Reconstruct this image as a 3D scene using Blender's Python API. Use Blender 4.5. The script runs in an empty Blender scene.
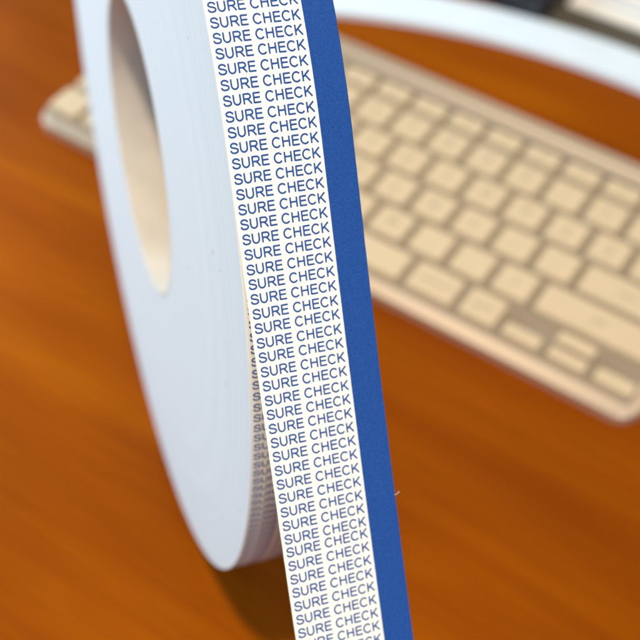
import bpy, bmesh, math, random
from mathutils import Matrix, Vector, noise
random.seed(7)
S = bpy.context.scene
COL = S.collection
MM = 0.001

# ------------------------------------------------------------------ camera
FPX = 1093.11                                   # focal length in pixels of a 640 px frame
CAM = Vector((297.574, -272.189, 294.927)) * MM
RC = ((0.8349752, 0.5432726, 0.0875855), (0.4439360, -0.5709647, -0.6905941), (-0.3251726, 0.6155113, -0.7179196))
cd = bpy.data.cameras.new("camera"); cam = bpy.data.objects.new("camera", cd); COL.objects.link(cam)
r, d, f = (Vector(v) for v in RC)
cam.matrix_world = Matrix(((r.x, -d.x, -f.x, CAM.x), (r.y, -d.y, -f.y, CAM.y), (r.z, -d.z, -f.z, CAM.z), (0, 0, 0, 1)))
cd.sensor_width = 36.0; cd.sensor_fit = 'HORIZONTAL'
cd.lens = FPX / 640 * 36.0
cd.clip_start = 0.01; cd.clip_end = 50
cd.dof.use_dof = True
cd.dof.focus_distance = 0.1865
cd.dof.aperture_fstop = cd.lens / 4.0
S.camera = cam

# ------------------------------------------------------------------ world, lamps, exposure
w = bpy.data.worlds.new("World"); S.world = w; w.use_nodes = True
bg = w.node_tree.nodes["Background"]
bg.inputs[0].default_value = (0.80, 0.90, 1.0, 1); bg.inputs[1].default_value = 0.15
S.view_settings.view_transform = 'Standard'; S.view_settings.look = 'None'
S.view_settings.exposure = 0.0; S.view_settings.gamma = 1.0
S.view_settings.use_curve_mapping = False
S.render.engine = 'CYCLES'

def area(name, loc, target, sx, sy, watts, colour):
    l = bpy.data.lights.new(name, 'AREA'); l.shape = 'RECTANGLE'; l.size = sx; l.size_y = sy
    l.energy = watts; l.color = colour
    o = bpy.data.objects.new(name, l); COL.objects.link(o)
    o.location = loc
    o.rotation_euler = (Vector(target) - Vector(loc)).to_track_quat('-Z', 'Y').to_euler()
    return o
TG = (0.15, -0.08, 0.06)
area("window_light", (-0.72, 0.02, 0.27), TG, 0.75, 0.35, 14, (0.58, 0.83, 0.98))
area("side_fill_light", (-0.10, -1.03, 0.36), TG, 0.6, 0.4, 3.2, (0.46, 0.74, 1.0))  # added fill, no real window: cools the upper core wall
area("front_light", (1.07, -0.85, 0.62), TG, 0.40, 0.5, 9.5, (0.84, 0.94, 1.0))
area("ceiling_light", (0.24, -0.52, 1.41), TG, 0.09, 0.09, 21.5, (1.0, 0.85, 0.62))
area("back_ceiling_light", (-0.10, 0.75, 1.35), TG, 0.6, 0.4, 3.5, (1.0, 0.86, 0.66))

# ------------------------------------------------------------------ helpers
def node_mat(name):
    m = bpy.data.materials.new(name); m.use_nodes = True
    nt = m.node_tree; b = nt.nodes["Principled BSDF"]
    return m, nt, b
def N(nt, t, **kw):
    n = nt.nodes.new(t)
    for k, v in kw.items():
        if k.startswith('_'): setattr(n, k[1:], v)
        else: n.inputs[k.replace('__', ' ')].default_value = v
    return n
def L(nt, a, b): nt.links.new(a, b)
def ramp(nt, stops):
    n = nt.nodes.new('ShaderNodeValToRGB')
    e = n.color_ramp.elements
    while len(e) < len(stops): e.new(0.5)
    for i, (p, c) in enumerate(stops):
        e[i].position = p; e[i].color = (*c, 1) if len(c) == 3 else c
    return n
def simple(name, col, rough=0.5, spec=0.5, metal=0.0, nscale=400, namp=0.06, bump=0.0):
    m, nt, b = node_mat(name)
    tc = N(nt, 'ShaderNodeTexCoord'); nz = N(nt, 'ShaderNodeTexNoise', Scale=nscale, Detail=4.0)
    L(nt, tc.outputs['Object'], nz.inputs['Vector'])
    rp = ramp(nt, [(0.3, tuple(c * (1 - namp) for c in col)), (0.7, tuple(min(1, c * (1 + namp)) for c in col))])
    L(nt, nz.outputs['Fac'], rp.inputs[0]); L(nt, rp.outputs[0], b.inputs['Base Color'])
    b.inputs['Roughness'].default_value = rough; b.inputs['Specular IOR Level'].default_value = spec
    b.inputs['Metallic'].default_value = metal
    if bump:
        bp = N(nt, 'ShaderNodeBump', Strength=bump, Distance=0.0001)
        L(nt, nz.outputs['Fac'], bp.inputs['Height']); L(nt, bp.outputs[0], b.inputs['Normal'])
    return m
def mesh_obj(name, bm, mat, parent=None, smooth=False, label=None, cat=None, kind=None, group=None, mods=()):
    me = bpy.data.meshes.new(name); bm.normal_update(); bm.to_mesh(me); bm.free()
    if smooth:
        for p in me.polygons: p.use_smooth = True
    if mat: me.materials.append(mat)
    o = bpy.data.objects.new(name, me); COL.objects.link(o)
    if parent: o.parent = parent
    for k, v in (('label', label), ('category', cat), ('kind', kind), ('group', group)):
        if v: o[k] = v
    return o
def thing(name, label, cat, mw=None, group=None):
    o = bpy.data.objects.new(name, None); COL.objects.link(o); o.empty_display_size = 0.01
    o['label'] = label; o['category'] = cat
    if group: o['group'] = group
    if mw is not None: o.matrix_world = mw
    return o
def prism(bm, pts, z0, z1, bev=0.0, seg=3, ztop=None):
    """closed outline pts (mm) extruded z0..z1 (ztop(x,y) overrides), top edge bevelled"""
    lo = [bm.verts.new((x * MM, y * MM, z0 * MM)) for x, y in pts]
    hi = [bm.verts.new((x * MM, y * MM, (ztop(x, y) if ztop else z1) * MM)) for x, y in pts]
    n = len(pts)
    bm.faces.new(list(reversed(lo))); top = bm.faces.new(hi)
    for i in range(n):
        bm.faces.new((lo[i], lo[(i + 1) % n], hi[(i + 1) % n], hi[i]))
    if bev:
        bmesh.ops.bevel(bm, geom=list(top.edges), offset=bev * MM, segments=seg, affect='EDGES', profile=0.6)
def rrect(x0, y0, x1, y1, rad, seg=5):
    out = []
    for cx, cy, a0 in ((x1 - rad, y0 + rad, -90), (x1 - rad, y1 - rad, 0), (x0 + rad, y1 - rad, 90), (x0 + rad, y0 + rad, 180)):
        for i in range(seg + 1):
            a = math.radians(a0 + 90 * i / seg); out.append((cx + rad * math.cos(a), cy + rad * math.sin(a)))
    return out

# ------------------------------------------------------------------ materials
def wood():
    m, nt, b = node_mat("varnished_wood")
    tc = N(nt, 'ShaderNodeTexCoord')
    mp = N(nt, 'ShaderNodeMapping'); mp.inputs['Scale'].default_value = (1.6, 22, 22); mp.inputs['Rotation'].default_value = (0, 0, math.radians(-4))
    L(nt, tc.outputs['Object'], mp.inputs['Vector'])
    n1 = N(nt, 'ShaderNodeTexNoise', Scale=1.6, Detail=5.0, Roughness=0.6, Distortion=0.6); L(nt, mp.outputs[0], n1.inputs['Vector'])
    mp2 = N(nt, 'ShaderNodeMapping'); mp2.inputs['Scale'].default_value = (12, 300, 300); mp2.inputs['Rotation'].default_value = (0, 0, math.radians(-4))
    L(nt, tc.outputs['Object'], mp2.inputs['Vector'])
    n2 = N(nt, 'ShaderNodeTexNoise', Scale=1.5, Detail=4.0, Roughness=0.6); L(nt, mp2.outputs[0], n2.inputs['Vector'])
    mp3 = N(nt, 'ShaderNodeMapping'); mp3.inputs['Location'].default_value = (0.31, 0.12, 0); mp3.inputs['Scale'].default_value = (1, 1.6, 1); L(nt, tc.outputs['Object'], mp3.inputs['Vector'])
    n3 = N(nt, 'ShaderNodeTexNoise', Scale=5.0, Detail=2.0); L(nt, mp3.outputs[0], n3.inputs['Vector'])
    r1 = ramp(nt, [(0.25, (0.195, 0.037, 0.0006)), (0.5, (0.24, 0.052, 0.0008)), (0.78, (0.32, 0.086, 0.001))])
    L(nt, n1.outputs['Fac'], r1.inputs[0])
    r2 = ramp(nt, [(0.3, (0.80, 0.76, 0.72)), (0.65, (1, 1, 1))]); L(nt, n2.outputs['Fac'], r2.inputs[0])
    mx = N(nt, 'ShaderNodeMixRGB', _blend_type='MULTIPLY'); mx.inputs[0].default_value = 0.8
    L(nt, r1.outputs[0], mx.inputs[1]); L(nt, r2.outputs[0], mx.inputs[2])
    r3 = ramp(nt, [(0.35, (0.74, 0.68, 0.7)), (0.65, (1.22, 1.30, 1.1))]); L(nt, n3.outputs['Fac'], r3.inputs[0])
    mx2 = N(nt, 'ShaderNodeMixRGB', _blend_type='MULTIPLY'); mx2.inputs[0].default_value = 0.7
    L(nt, mx.outputs[0], mx2.inputs[1]); L(nt, r3.outputs[0], mx2.inputs[2])
    L(nt, mx2.outputs[0], b.inputs['Base Color'])
    b.inputs['Roughness'].default_value = 0.45; b.inputs['Specular IOR Level'].default_value = 0.03
    bp = N(nt, 'ShaderNodeBump', Strength=0.15, Distance=0.0003); L(nt, n2.outputs['Fac'], bp.inputs['Height']); L(nt, bp.outputs[0], b.inputs['Normal'])
    return m
M_WOOD = wood()

TAPE_W = 22.68; WHITE_W = 16.9
def tape_face():
    """printed face: cream paper with a solid blue stripe along one edge (flat print)"""
    m, nt, b = node_mat("printed_tape_paper")
    tc = N(nt, 'ShaderNodeTexCoord'); sx = N(nt, 'ShaderNodeSeparateXYZ'); L(nt, tc.outputs['Object'], sx.inputs[0])
    e = N(nt, 'ShaderNodeTexNoise', Scale=900.0, Detail=2.0); L(nt, tc.outputs['Object'], e.inputs['Vector'])
    ma = N(nt, 'ShaderNodeMath', _operation='MULTIPLY_ADD'); ma.inputs[1].default_value = 0.00008
    L(nt, e.outputs['Fac'], ma.inputs[0]); L(nt, sx.outputs['Y'], ma.inputs[2])
    st = N(nt, 'ShaderNodeMapRange'); st.inputs['From Min'].default_value = WHITE_W * MM; st.inputs['From Max'].default_value = (WHITE_W + 0.1) * MM
    L(nt, ma.outputs[0], st.inputs['Value'])
    g = N(nt, 'ShaderNodeTexNoise', Scale=3600.0, Detail=3.0, Roughness=0.8); L(nt, tc.outputs['Object'], g.inputs['Vector'])
    pw = ramp(nt, [(0.3, (0.71, 0.67, 0.60)), (0.7, (0.76, 0.72, 0.65))]); L(nt, g.outputs['Fac'], pw.inputs[0])
    pb = ramp(nt, [(0.30, (0.004, 0.036, 0.17)), (0.5, (0.007, 0.050, 0.225)), (0.72, (0.018, 0.078, 0.30))]); L(nt, g.outputs['Fac'], pb.inputs[0])
    mx = N(nt, 'ShaderNodeMixRGB'); L(nt, st.outputs[0], mx.inputs[0]); L(nt, pw.outputs[0], mx.inputs[1]); L(nt, pb.outputs[0], mx.inputs[2])
    L(nt, mx.outputs[0], b.inputs['Base Color'])
    b.inputs['Roughness'].default_value = 0.6; b.inputs['Specular IOR Level'].default_value = 0.14
    bp = N(nt, 'ShaderNodeBump', Strength=0.5, Distance=0.00002); L(nt, g.outputs['Fac'], bp.inputs['Height']); L(nt, bp.outputs[0], b.inputs['Normal'])
    return m
M_TAPE = tape_face()
def winding():
    """side of the wound tape: hair-fine concentric layers"""
    m, nt, b = node_mat("wound_tape_side")
    tc = N(nt, 'ShaderNodeTexCoord'); sp = N(nt, 'ShaderNodeSeparateXYZ'); L(nt, tc.outputs['Object'], sp.inputs[0])
    zc = N(nt, 'ShaderNodeMath', _operation='SUBTRACT'); zc.inputs[1].default_value = 113.13 * MM; L(nt, sp.outputs['Z'], zc.inputs[0])
    cx = N(nt, 'ShaderNodeCombineXYZ'); L(nt, sp.outputs['X'], cx.inputs[0]); L(nt, zc.outputs[0], cx.inputs[1])
    ln = N(nt, 'ShaderNodeVectorMath', _operation='LENGTH'); L(nt, cx.outputs[0], ln.inputs[0])
    nf = N(nt, 'ShaderNodeTexNoise', Scale=2600.0, Detail=3.0, Roughness=0.7); nf.noise_dimensions = '1D'; L(nt, ln.outputs['Value'], nf.inputs['W'])
    nc = N(nt, 'ShaderNodeTexNoise', Scale=170.0, Detail=3.0, Roughness=0.6); nc.noise_dimensions = '1D'; L(nt, ln.outputs['Value'], nc.inputs['W'])
    sm = N(nt, 'ShaderNodeTexNoise', Scale=40.0, Detail=4.0, Roughness=0.6); L(nt, tc.outputs['Object'], sm.inputs['Vector'])
    ad = N(nt, 'ShaderNodeMath', _operation='ADD'); L(nt, nf.outputs['Fac'], ad.inputs[0]); L(nt, nc.outputs['Fac'], ad.inputs[1])
    ad2 = N(nt, 'ShaderNodeMath', _operation='MULTIPLY_ADD'); ad2.inputs[1].default_value = 0.5; L(nt, sm.outputs['Fac'], ad2.inputs[0]); L(nt, ad.outputs[0], ad2.inputs[2])
    rp = ramp(nt, [(0.35, (0.69, 0.725, 0.74)), (0.62, (0.72, 0.755, 0.77))])
    sc = N(nt, 'ShaderNodeMath', _operation='MULTIPLY'); sc.inputs[1].default_value = 0.42; L(nt, ad2.outputs[0], sc.inputs[0])
    L(nt, sc.outputs[0], rp.inputs[0])
    rimf = N(nt, 'ShaderNodeMapRange'); rimf.inputs['From Min'].default_value = 0.080; rimf.inputs['From Max'].default_value = 0.112; rimf.inputs['To Min'].default_value = 0.12; rimf.inputs['To Max'].default_value = 0.75
    L(nt, ln.outputs['Value'], rimf.inputs['Value'])
    nl = N(nt, 'ShaderNodeTexNoise', Scale=1500.0, Detail=2.0, Roughness=0.6); nl.noise_dimensions = '1D'; L(nt, ln.outputs['Value'], nl.inputs['W'])
    rl = ramp(nt, [(0.40, (0.80, 0.81, 0.83)), (0.52, (1, 1, 1))]); L(nt, nl.outputs['Fac'], rl.inputs[0])
    m1 = N(nt, 'ShaderNodeMixRGB', _blend_type='MULTIPLY'); L(nt, rimf.outputs[0], m1.inputs[0]); L(nt, rp.outputs[0], m1.inputs[1]); L(nt, rl.outputs[0], m1.inputs[2])
    ns = N(nt, 'ShaderNodeTexNoise', Scale=420.0, Detail=1.0); L(nt, tc.outputs['Object'], ns.inputs['Vector'])
    rs = ramp(nt, [(0.775, (1, 1, 1)), (0.80, (0.35, 0.33, 0.32))]); L(nt, ns.outputs['Fac'], rs.inputs[0])
    m2 = N(nt, 'ShaderNodeMixRGB', _blend_type='MULTIPLY'); m2.inputs[0].default_value = 1.0; L(nt, m1.outputs[0], m2.inputs[1]); L(nt, rs.outputs[0], m2.inputs[2])
    L(nt, m2.outputs[0], b.inputs['Base Color'])
    b.inputs['Roughness'].default_value = 0.5; b.inputs['Specular IOR Level'].default_value = 0.35
    bp = N(nt, 'ShaderNodeBump', Strength=0.12, Distance=0.00003); L(nt, nf.outputs['Fac'], bp.inputs['Height']); L(nt, bp.outputs[0], b.inputs['Normal'])
    return m
M_WIND = winding()
M_BACK = simple("tape_adhesive_back", (0.72, 0.70, 0.66), 0.4)
M_INK = simple("blue_ink", (0.002, 0.050, 0.23), 0.55, 0.3, nscale=2500, namp=0.25)
M_CORE = simple("cardboard_core", (0.53, 0.475, 0.42), 0.75, 0.2, nscale=120, namp=0.05, bump=0.3)
M_ALU = simple("anodised_aluminium", (0.55, 0.435, 0.335), 0.36, 0.5, metal=0.55, nscale=3000, namp=0.05)
M_GAP_SHADE = simple("shaded_key_gaps", (0.275, 0.215, 0.16), 0.5, 0.4, metal=0.2, nscale=2000, namp=0.05)  # darkened aluminium: shade and seams between the keys put into the colour
M_KEY = simple("cream_key_plastic", (0.53, 0.41, 0.275), 0.42, 0.4, nscale=300, namp=0.03)
M_LEG = simple("grey_legend_ink", (0.20, 0.17, 0.14), 0.5, 0.3)
M_WHITE = simple("white_enamel", (0.66, 0.74, 0.84), 0.25, 0.5, nscale=60, namp=0.02)
M_BLACK = simple("black_plastic", (0.008, 0.009, 0.014), 0.4, 0.5)
M_SLAB = simple("grey_brown_surface", (0.085, 0.072, 0.055), 0.8, 0.2, nscale=900, namp=0.2, bump=0.5)
M_PAPER = simple("white_paper", (0.80, 0.76, 0.72), 0.8, 0.2, nscale=100, namp=0.03)
M_PRINT = simple("blue_printed_line", (0.18, 0.34, 0.62), 0.7, 0.2)
M_FIBRE = simple("paper_fibre", (0.75, 0.70, 0.62), 0.7, 0.2)

# ------------------------------------------------------------------ desk
bm = bmesh.new()
prism(bm, rrect(-700, -520, 900, 620, 12), -25, 0, 2.5)
desk = mesh_obj("desk_top", bm, M_WOOD, kind='structure')
desk['label'] = "orange varnished wooden desk top"

# ------------------------------------------------------------------ tape roll
AX = Vector((0.7774, -0.6290, 0.0)); AX.normalize()          # towards the viewer
AY = Vector((0.62901, 0.77730, 0.0127)); AY.normalize()     # roll axis, from printed left edge to blue edge
AX = (AX - AY * AX.dot(AY)).normalized(); AZ = AX.cross(AY).normalized()
RO, RI = 113.13, 39.8
CEN = Vector((141.232, -92.5255, 113.125)) * MM
def roll_frame():
    org = CEN - AZ * (RO * MM)
    return Matrix(((AX.x, AY.x, AZ.x, org.x), (AX.y, AY.y, AZ.y, org.y), (AX.z, AY.z, AZ.z, org.z), (0, 0, 0, 1)))
roll = thing("tape_roll", "large upright roll of white paper tape wound on a cardboard core", "tape roll", roll_frame())
TH0 = math.radians(144.374)          # where the strip leaves the roll (0 = far side, 90 = top, 180 = near side)
def P(rad, th, y): return Vector((-rad * math.cos(th), y, RO + rad * math.sin(th))) * MM
def ring(name, profile, mat, parent, n=360, smooth_all=True):
    """profile: (radius, y) closed loop swept round the axis"""
    bm = bmesh.new(); k = len(profile)
    vs = [[bm.verts.new(P(r_, 2 * math.pi * i / n, y)) for r_, y in profile] for i in range(n)]
    for i in range(n):
        a, b = vs[i], vs[(i + 1) % n]
        for j in range(k):
            bm.faces.new((a[j], a[(j + 1) % k], b[(j + 1) % k], b[j]))
    bmesh.ops.recalc_face_normals(bm, faces=bm.faces)
    o = mesh_obj(name, bm, mat, parent, smooth=True)
    o.data.set_sharp_from_angle(angle=math.radians(35))
    return o
# stack of windings, its side very slightly uneven (single layers stand proud)
rnd = random.Random(3)
prof = []
r_ = RI + 1.3
side0 = []
while r_ < RO - 0.2:
    side0.append((r_, 0.05 + (0.004 + 0.02 * max(0, (r_ - 98) / 15)) * rnd.uniform(-1, 1)))
    r_ += 0.55 if r_ < RO - 14 else 0.3
prof = side0 + [(RO - 0.15, 0.02), (RO - 0.12, TAPE_W)] + [(RI + 1.3, TAPE_W)]
ring("wound_tape", prof, M_WIND, roll)
ring("cardboard_core", [(RI - 0.0, 0.35), (RI + 0.25, 0.12), (RI + 1.28, 0.12), (RI + 1.28, TAPE_W - 0.1), (RI, TAPE_W - 0.1)], M_CORE, roll, 180)
# outermost printed layer round the rest of the roll
bm = bmesh.new(); n = 360
rows = []
for i in range(n + 1):
    th = 2 * math.pi * i / n
    rows.append([bm.verts.new(P(RO + 0.0 - (0.11 if j in (2, 3) else 0), th, y)) for j, y in enumerate((0.0, TAPE_W, TAPE_W, 0.0))])
for i in range(n):
    a, b = rows[i], rows[i + 1]
    for j in range(4):
        bm.faces.new((a[j], a[(j + 1) % 4], b[(j + 1) % 4], b[j]))
bmesh.ops.recalc_face_normals(bm, faces=bm.faces)
ol = mesh_obj("outer_layer", bm, M_TAPE, roll, smooth=True); ol.data.set_sharp_from_angle(angle=math.radians(35))

# ------------------------------------------------------------------ lettering (flat print), strokes in units of the cap height
def cat(pts, n=5, closed=False):
    out = []
    for i in range(len(pts) - 1):
        p0 = pts[max(i - 1, 0)]; p1 = pts[i]; p2 = pts[i + 1]; p3 = pts[min(i + 2, len(pts) - 1)]
        for k in range(n):
            t = k / n
            out.append(tuple(0.5 * (2 * p1[c] + (p2[c] - p0[c]) * t + (2 * p0[c] - 5 * p1[c] + 4 * p2[c] - p3[c]) * t * t + (3 * p1[c] - p0[c] - 3 * p2[c] + p3[c]) * t ** 3) for c in (0, 1)))
    return out + [pts[-1]]
def arc(cx, cy, rx, ry, a0, a1, n=12):
    return [(cx + rx * math.cos(math.radians(a0 + (a1 - a0) * i / n)), cy + ry * math.sin(math.radians(a0 + (a1 - a0) * i / n))) for i in range(n + 1)]
GL = {
    'E': (0.93, [[(.175, 0), (.175, 1)], [(.175, .94), (.85, .94)], [(.175, .525), (.81, .525)], [(.175, .06), (.87, .06)]]),
    'H': (1.01, [[(.175, 0), (.175, 1)], [(.835, 0), (.835, 1)], [(.175, .53), (.835, .53)]]),
    'K': (.95, [[(.175, 0), (.175, 1)], [(.86, 1.0), (.18, .37)], [(.40, .59), (.88, 0)]]),
    'U': (1.01, [[(.17, 1)] + arc(.505, .40, .335, .35, 180, 360, 14) + [(.84, 1)]]),
    'C': (1.01, [arc(.53, .5, .41, .45, 38, 322, 22)]),
    'S': (.93, [cat([(.80, .70), (.72, .86), (.47, .948), (.24, .89), (.145, .73), (.23, .59), (.47, .515), (.74, .42), (.825, .27), (.72, .11), (.47, .05), (.20, .12), (.10, .32)], 3)]),
    'R': (1.01, [[(.175, 0), (.175, 1)], [(.175, .94), (.60, .94)] + arc(.60, .71, .255, .23, 90, -90, 8)[1:] + [(.175, .48)], [(.50, .48), (.66, .36), (.93, 0)]]),
    ' ': (.37, []),
}
def stroke(pl, w):
    n = len(pl); out = []
    for i in range(n):
        a = Vector(pl[i]) - Vector(pl[i - 1]) if i else Vector(pl[1]) - Vector(pl[0])
        b = Vector(pl[i + 1]) - Vector(pl[i]) if i < n - 1 else a
        a.normalize(); b.normalize()
        t = (a + b)
        t = t.normalized() if t.length > 1e-6 else a
        c = max(0.5, t.dot(a)); nn = Vector((-t.y, t.x)) * (w / 2 / c)
        out.append((Vector(pl[i]) + nn, Vector(pl[i]) - nn))
    return out
TXT = "SURE CHECK"
CAP = 1.82; X0, X1 = 0.62, 16.3
adv = sum(GL[c][0] for c in TXT)
XS = (X1 - X0) / (adv - 0.12)
def text_row(bm, mapf, sbase, rot=0.0, lift=0.03):
    """one row of print; mapf(s, y, lift) -> local position, s grows down the tape"""
    x = -0.06
    for ch in TXT:
        a, strokes = GL[ch]
        for k, pl in enumerate(strokes):
            q = stroke(pl, 0.178)
            prev = None
            for (l_, r2) in q:
                cur = []
                for v in (l_, r2):
                    yy = X0 + (x + v.x) * XS
                    ss = sbase - (v.y - 0.5) * CAP - rot * (yy - X0)
                    cur.append(bm.verts.new(mapf(ss, yy, lift + 0.002 * k)))
                if prev: bm.faces.new((prev[1], cur[1], cur[0], prev[0]))
                prev = cur
        x += a
PITCH = 2.63
# print on the roll itself (angle measured so that rows run on under the strip)
bm = bmesh.new()
def on_roll(s, y, lift):
    return P(RO + lift, TH0 + s / RO, y)
nrow = int((2 * math.pi * RO) / PITCH)
for i in range(nrow):
    if 40 < i < nrow - 70 : 
        s = i * PITCH
    s = 1.0 + i * PITCH + rnd.uniform(-0.04, 0.04)
    text_row(bm, on_roll, s, lift=0.012)
mesh_obj("printed_lettering", bm, M_INK, roll)

# ------------------------------------------------------------------ loose strip, unwound from the front of the roll
strip = thing("tape_strip", "loose strip of cream tape with blue edge stripe, printed in rows, peeling off roll", "tape strip", roll_frame())
path = []      # (s, x, z, tx, tz) in roll frame, mm ; s = 0 where it leaves the roll
RS = RO + 0.16
for k in range(0, 111):
    s = -220 + 2 * k
    th = TH0 + s / RS
    path.append((s, -RS * math.cos(th), RO + RS * math.sin(th)))
d0 = (math.sin(TH0), math.cos(TH0))            # direction in (x, z): forward, downward
x, z = path[-1][1], path[-1][2]
bx, bz = x, z
s = 0
while s < 148:
    s += 2
    off = 0.32e-3 * s * s
    path.append((s, bx + d0[0] * s - d0[1] * off, bz + d0[1] * s + d0[0] * off))
lx, lz = path[-1][1] - path[-2][1], path[-1][2] - path[-2][2]
ang = math.atan2(lz, lx); x, z = path[-1][1], path[-1][2]
z_floor = 0.3
# bend out onto the desk
phi = ang; rho = 58.0
while z > z_floor + 0.05 and s < 420:
    s += 2
    need = rho * (1 - math.cos(phi))
    if z - z_floor <= need + 0.2 and phi < 0: phi = min(0, phi + 2 / rho)
    if phi >= -0.02: z = max(z_floor, z - 0.1); phi = 0
    x += 2 * math.cos(phi); z += 2 * math.sin(phi)
    if z < z_floor: z = z_floor
    path.append((s, x, z))
for k in range(20):
    s += 2; x += 2; path.append((s, x, z_floor))
def strip_at(s):
    i = min(max(int((s + 220) / 2), 0), len(path) - 2)
    a, b = path[i], path[i + 1]
    t = (s - a[0]) / 2
    px, pz = a[1] + (b[1] - a[1]) * t, a[2] + (b[2] - a[2]) * t
    # smooth normal from neighbours
    a2, b2 = path[max(i - 1, 0)], path[min(i + 2, len(path) - 1)]
    tx, tz = b2[1] - a2[1], b2[2] - a2[2]; l = math.hypot(tx, tz)
    return px, pz, -tz / l, tx / l
def on_strip(s, y, lift):
    px, pz, nx, nz = strip_at(s)
    return Vector((px + nx * lift, y, pz + nz * lift)) * MM
def edge_wobble(s, k): return 0.035 * noise.noise(Vector((s * 0.35, k * 7.3, 0))) + 0.02 * noise.noise(Vector((s * 1.7, k * 3.1, 2)))
bm = bmesh.new(); rows = []
ends = path[-1][0]; TK = 0.13
s = -218.0
while s < ends - 1:
    w0 = edge_wobble(s, 1); w1 = TAPE_W + edge_wobble(s, 2)
    rows.append([bm.verts.new(on_strip(s, y, l_)) for y, l_ in ((w0, 0), (w1, 0), (w1, -TK), (w0, -TK))])
    s += 1.0
for i in range(len(rows) - 1):
    a, b = rows[i], rows[i + 1]
    for j in range(4): bm.faces.new((a[j], a[(j + 1) % 4], b[(j + 1) % 4], b[j]))
bm.faces.new(rows[0]); bm.faces.new(rows[-1])
bmesh.ops.recalc_face_normals(bm, faces=bm.faces)
band = mesh_obj("paper_band", bm, M_TAPE, strip, smooth=True); band.data.set_sharp_from_angle(angle=math.radians(35))
bm = bmesh.new()
i = -60
while True:
    s = -25.61 + i * PITCH
    if s > ends - 6: break
    rot = 0.0
    if i >= 37: s -= 0.15; rot = 0.017          # the print jumps here: a joint between two print runs
    if s > -210: text_row(bm, on_strip, s + rnd.uniform(-0.035, 0.035), rot + rnd.uniform(-0.002, 0.002), lift=0.025)
    i += 1
mesh_obj("printed_lettering", bm, M_INK, strip)
# torn fibre on the blue edge
bm = bmesh.new()
def tube(bm, pts, rad, n=6):
    prev = None
    for i, p in enumerate(pts):
        t = (pts[min(i + 1, len(pts) - 1)] - pts[max(i - 1, 0)]).normalized()
        u = t.orthogonal().normalized(); v = t.cross(u)
        ringv = [bm.verts.new(p + (u * math.cos(2 * math.pi * k / n) + v * math.sin(2 * math.pi * k / n)) * rad) for k in range(n)]
        if prev:
            for k in range(n): bm.faces.new((prev[k], prev[(k + 1) % n], ringv[(k + 1) % n], ringv[k]))
        prev = ringv
fs = 65.3
F0 = on_strip(fs, TAPE_W - 0.1, 0)
tube(bm, [F0, F0 + Vector((0, .35, .12)) * MM, F0 + Vector((-.1, .75, .45)) * MM, F0 + Vector((0, 1.0, .6)) * MM], 0.035 * MM)
tube(bm, [F0 + Vector((-.1, .75, .45)) * MM, F0 + Vector((0, .72, .75)) * MM, F0 + Vector((0, .6, 1.1)) * MM], 0.025 * MM)
mesh_obj("torn_fibre", bm, M_FIBRE, strip)

# ------------------------------------------------------------------ keyboard
U = 18.5
th = math.radians(5.0)
KB = Matrix(((1, 0, 0, 0), (0, math.cos(th), -math.sin(th), 0), (0, math.sin(th), math.cos(th), 0), (0, 0, 0, 1)))
o_ = KB @ Vector((0, -0.45 * U * MM, 0))
KB = Matrix.Translation(Vector((-o_.x, -o_.y, 0.006 - o_.z))) @ KB
kb = thing("computer_keyboard", "slim aluminium computer keyboard with square cream keys lying on the desk behind the tape", "keyboard", KB)
x0, x1, y0, y1 = 0.03 * U, 15.22 * U, -0.36 * U, 6.60 * U
bm = bmesh.new()
prism(bm, rrect(x0, y0, x1, y1, 10, 8), -6.3, -2.0, 0.7, 3)
mesh_obj("body", bm, M_ALU, kb, smooth=False)
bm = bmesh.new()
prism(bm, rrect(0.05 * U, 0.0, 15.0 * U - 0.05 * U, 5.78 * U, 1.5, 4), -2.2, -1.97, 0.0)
mesh_obj("key_gap_shade", bm, M_GAP_SHADE, kb)  # added plate that carries the painted shade of the key gaps
bm = bmesh.new()
prism(bm, rrect(0.25 * U, 5.80 * U, 14.9 * U, 5.88 * U, 0.4, 2), -2.1, -1.93, 0.0)
mesh_obj("hinge_slot", bm, M_BLACK, kb)
# raised tube along the back
bm = bmesh.new()
def capsule_x(bm, xa, xb, yc, zc, ry, rz, n=20):
    prev = None
    for x_ in (xa, xa + .8, xb - .8, xb):
        k_ = 0.86 if x_ in (xa, xb) else 1
        rg = [bm.verts.new(Vector((x_, yc + ry * k_ * math.cos(2 * math.pi * i / n), zc + rz * k_ * math.sin(2 * math.pi * i / n))) * MM) for i in range(n)]
        if prev:
            for i in range(n): bm.faces.new((prev[i], prev[(i + 1) % n], rg[(i + 1) % n], rg[i]))
        else: bm.faces.new(rg)
        prev = rg
    bm.faces.new(prev)
    bmesh.ops.recalc_face_normals(bm, faces=bm.faces)
capsule_x(bm, x0 + 1.5, x1 - 1.5, 6.26 * U, -7.2, 6.2, 5.9)
bt = mesh_obj("battery_tube", bm, M_ALU, kb, smooth=True); bt.data.set_sharp_from_angle(angle=math.radians(40))
GAP = 0.185 * U
key_mesh = {}
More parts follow.
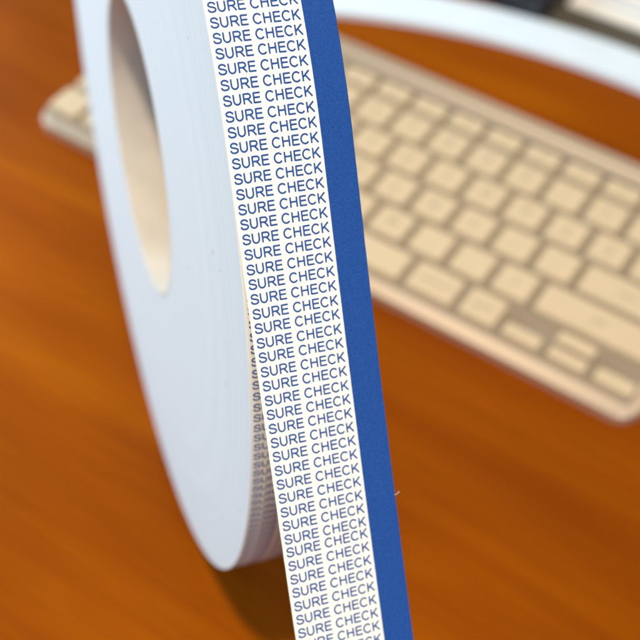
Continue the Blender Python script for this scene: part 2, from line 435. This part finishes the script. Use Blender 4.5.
def key(xa, xb, ya, yb, legend=None):
    wk, hk = (xb - xa) * U - GAP, (yb - ya) * U - GAP
    kk = (round(wk, 2), round(hk, 2))
    if kk not in key_mesh:
        bm = bmesh.new(); prism(bm, rrect(-wk / 2, -hk / 2, wk / 2, hk / 2, 1.7, 4), -1.95, 0.7, 0.6, 3)
        me = bpy.data.meshes.new("key"); bm.to_mesh(me); bm.free(); me.materials.append(M_KEY)
        key_mesh[kk] = me
    o = bpy.data.objects.new("key", key_mesh[kk]); COL.objects.link(o); o.parent = kb
    o.location = ((xa + xb) / 2 * U * MM, (ya + yb) / 2 * U * MM, 0)
    if legend:
        c = bpy.data.curves.new("legend", 'FONT'); c.body = legend
        c.size = (6.0 if len(legend) == 1 else 3.2) * MM; c.align_x = 'CENTER'; c.align_y = 'CENTER'
        t = bpy.data.objects.new("tmp", c); COL.objects.link(t)
        me = bpy.data.meshes.new_from_object(t.evaluated_get(bpy.context.evaluated_depsgraph_get()))
        bpy.data.objects.remove(t)
        me.materials.clear(); me.materials.append(M_LEG)
        lo = bpy.data.objects.new("legend", me); COL.objects.link(lo); lo.parent = o; lo.location = (0, 0, 0.00073)
def row(y, x, widths, legends, h=1.0):
    for wd, lg in zip(widths, legends):
        key(x, x + wd, y, y + h, lg); x += wd
row(5.05, 0, [1] * 13 + [2], ["esc"] + ["F%d" % i for i in range(1, 13)] + [None], 0.68)
row(4, 0, [1] * 13 + [2], list("`1234567890-=") + ["delete"])
row(3, 0, [1.5] + [1] * 12 + [1.5], ["tab"] + list("QWERTYUIOP[]\\"))
row(2, 0, [1.75] + [1] * 11 + [2.25], ["caps lock"] + list("ASDFGHJKL;'") + ["return"])
row(1, 0, [2.25] + [1] * 10 + [2.75], ["shift"] + list("ZXCVBNM,./") + ["shift"])
row(0.04, 0, [1, 1, 1, 1.25, 5.5, 1.25, 1], ["fn", "control", "option", "command", None, "command", "option"], 0.96)
key(12, 13, 0.04, 0.56); key(13, 14, 0.04, 0.52); key(13, 14, 0.48, 0.98); key(14, 15, 0.04, 0.56)

# ------------------------------------------------------------------ things behind the keyboard
def arc_band(cx, cy, ra, rb, a0, a1, n=60):
    o = [(cx + rb * math.cos(math.radians(a0 + (a1 - a0) * i / n)), cy + rb * math.sin(math.radians(a0 + (a1 - a0) * i / n))) for i in range(n + 1)]
    i_ = [(cx + ra * math.cos(math.radians(a1 + (a0 - a1) * i / n)), cy + ra * math.sin(math.radians(a1 + (a0 - a1) * i / n))) for i in range(n + 1)]
    return o + i_
bm = bmesh.new(); prism(bm, arc_band(198.6, -73.4, 281, 311, 40, 138), 0, 3, 1.2)
mesh_obj("curved_stand_foot", bm, M_WHITE, label="broad glossy white curved band lying on the desk beyond the keyboard", cat="stand foot")
bm = bmesh.new(); prism(bm, [(90, 236)] + arc_band(198.6, -73.4, 311.3, 312, 45, 100, 30)[:31][::-1] + [(520, 330), (520, 420), (90, 420)], 0.02, 2.0, 0.4)  # dark grey-brown region beyond the band, drawn as a thin slab
mesh_obj("dark_slab", bm, M_SLAB, label="dark grey brown slab on the desk just beyond the white curved band", cat="desk pad")
bm = bmesh.new(); prism(bm, rrect(30, 231, 139, 330, 8), 2.05, 12, 2)
mesh_obj("black_device", bm, M_BLACK, label="low black plastic device at the top edge, beside the white papers", cat="device")
bm = bmesh.new(); prism(bm, [(143, 257), (350, 268), (350, 420), (143, 420)], 2.05, 4.0, 0.1, 1)
pp = mesh_obj("paper_stack", bm, M_PAPER, label="white sheets with faint blue lines on the dark slab in the top right corner", cat="paper")
bm = bmesh.new()
for k in range(5):
    y_ = 270 + 11 * k
    vs = [bm.verts.new(Vector(q) * MM) for q in ((150, y_, 4.03), (260, y_ + 4, 4.03), (260, y_ + 6.2, 4.03), (150, y_ + 2.2, 4.03))]
    bm.faces.new(vs)
mesh_obj("printed_line", bm, M_PRINT, pp)
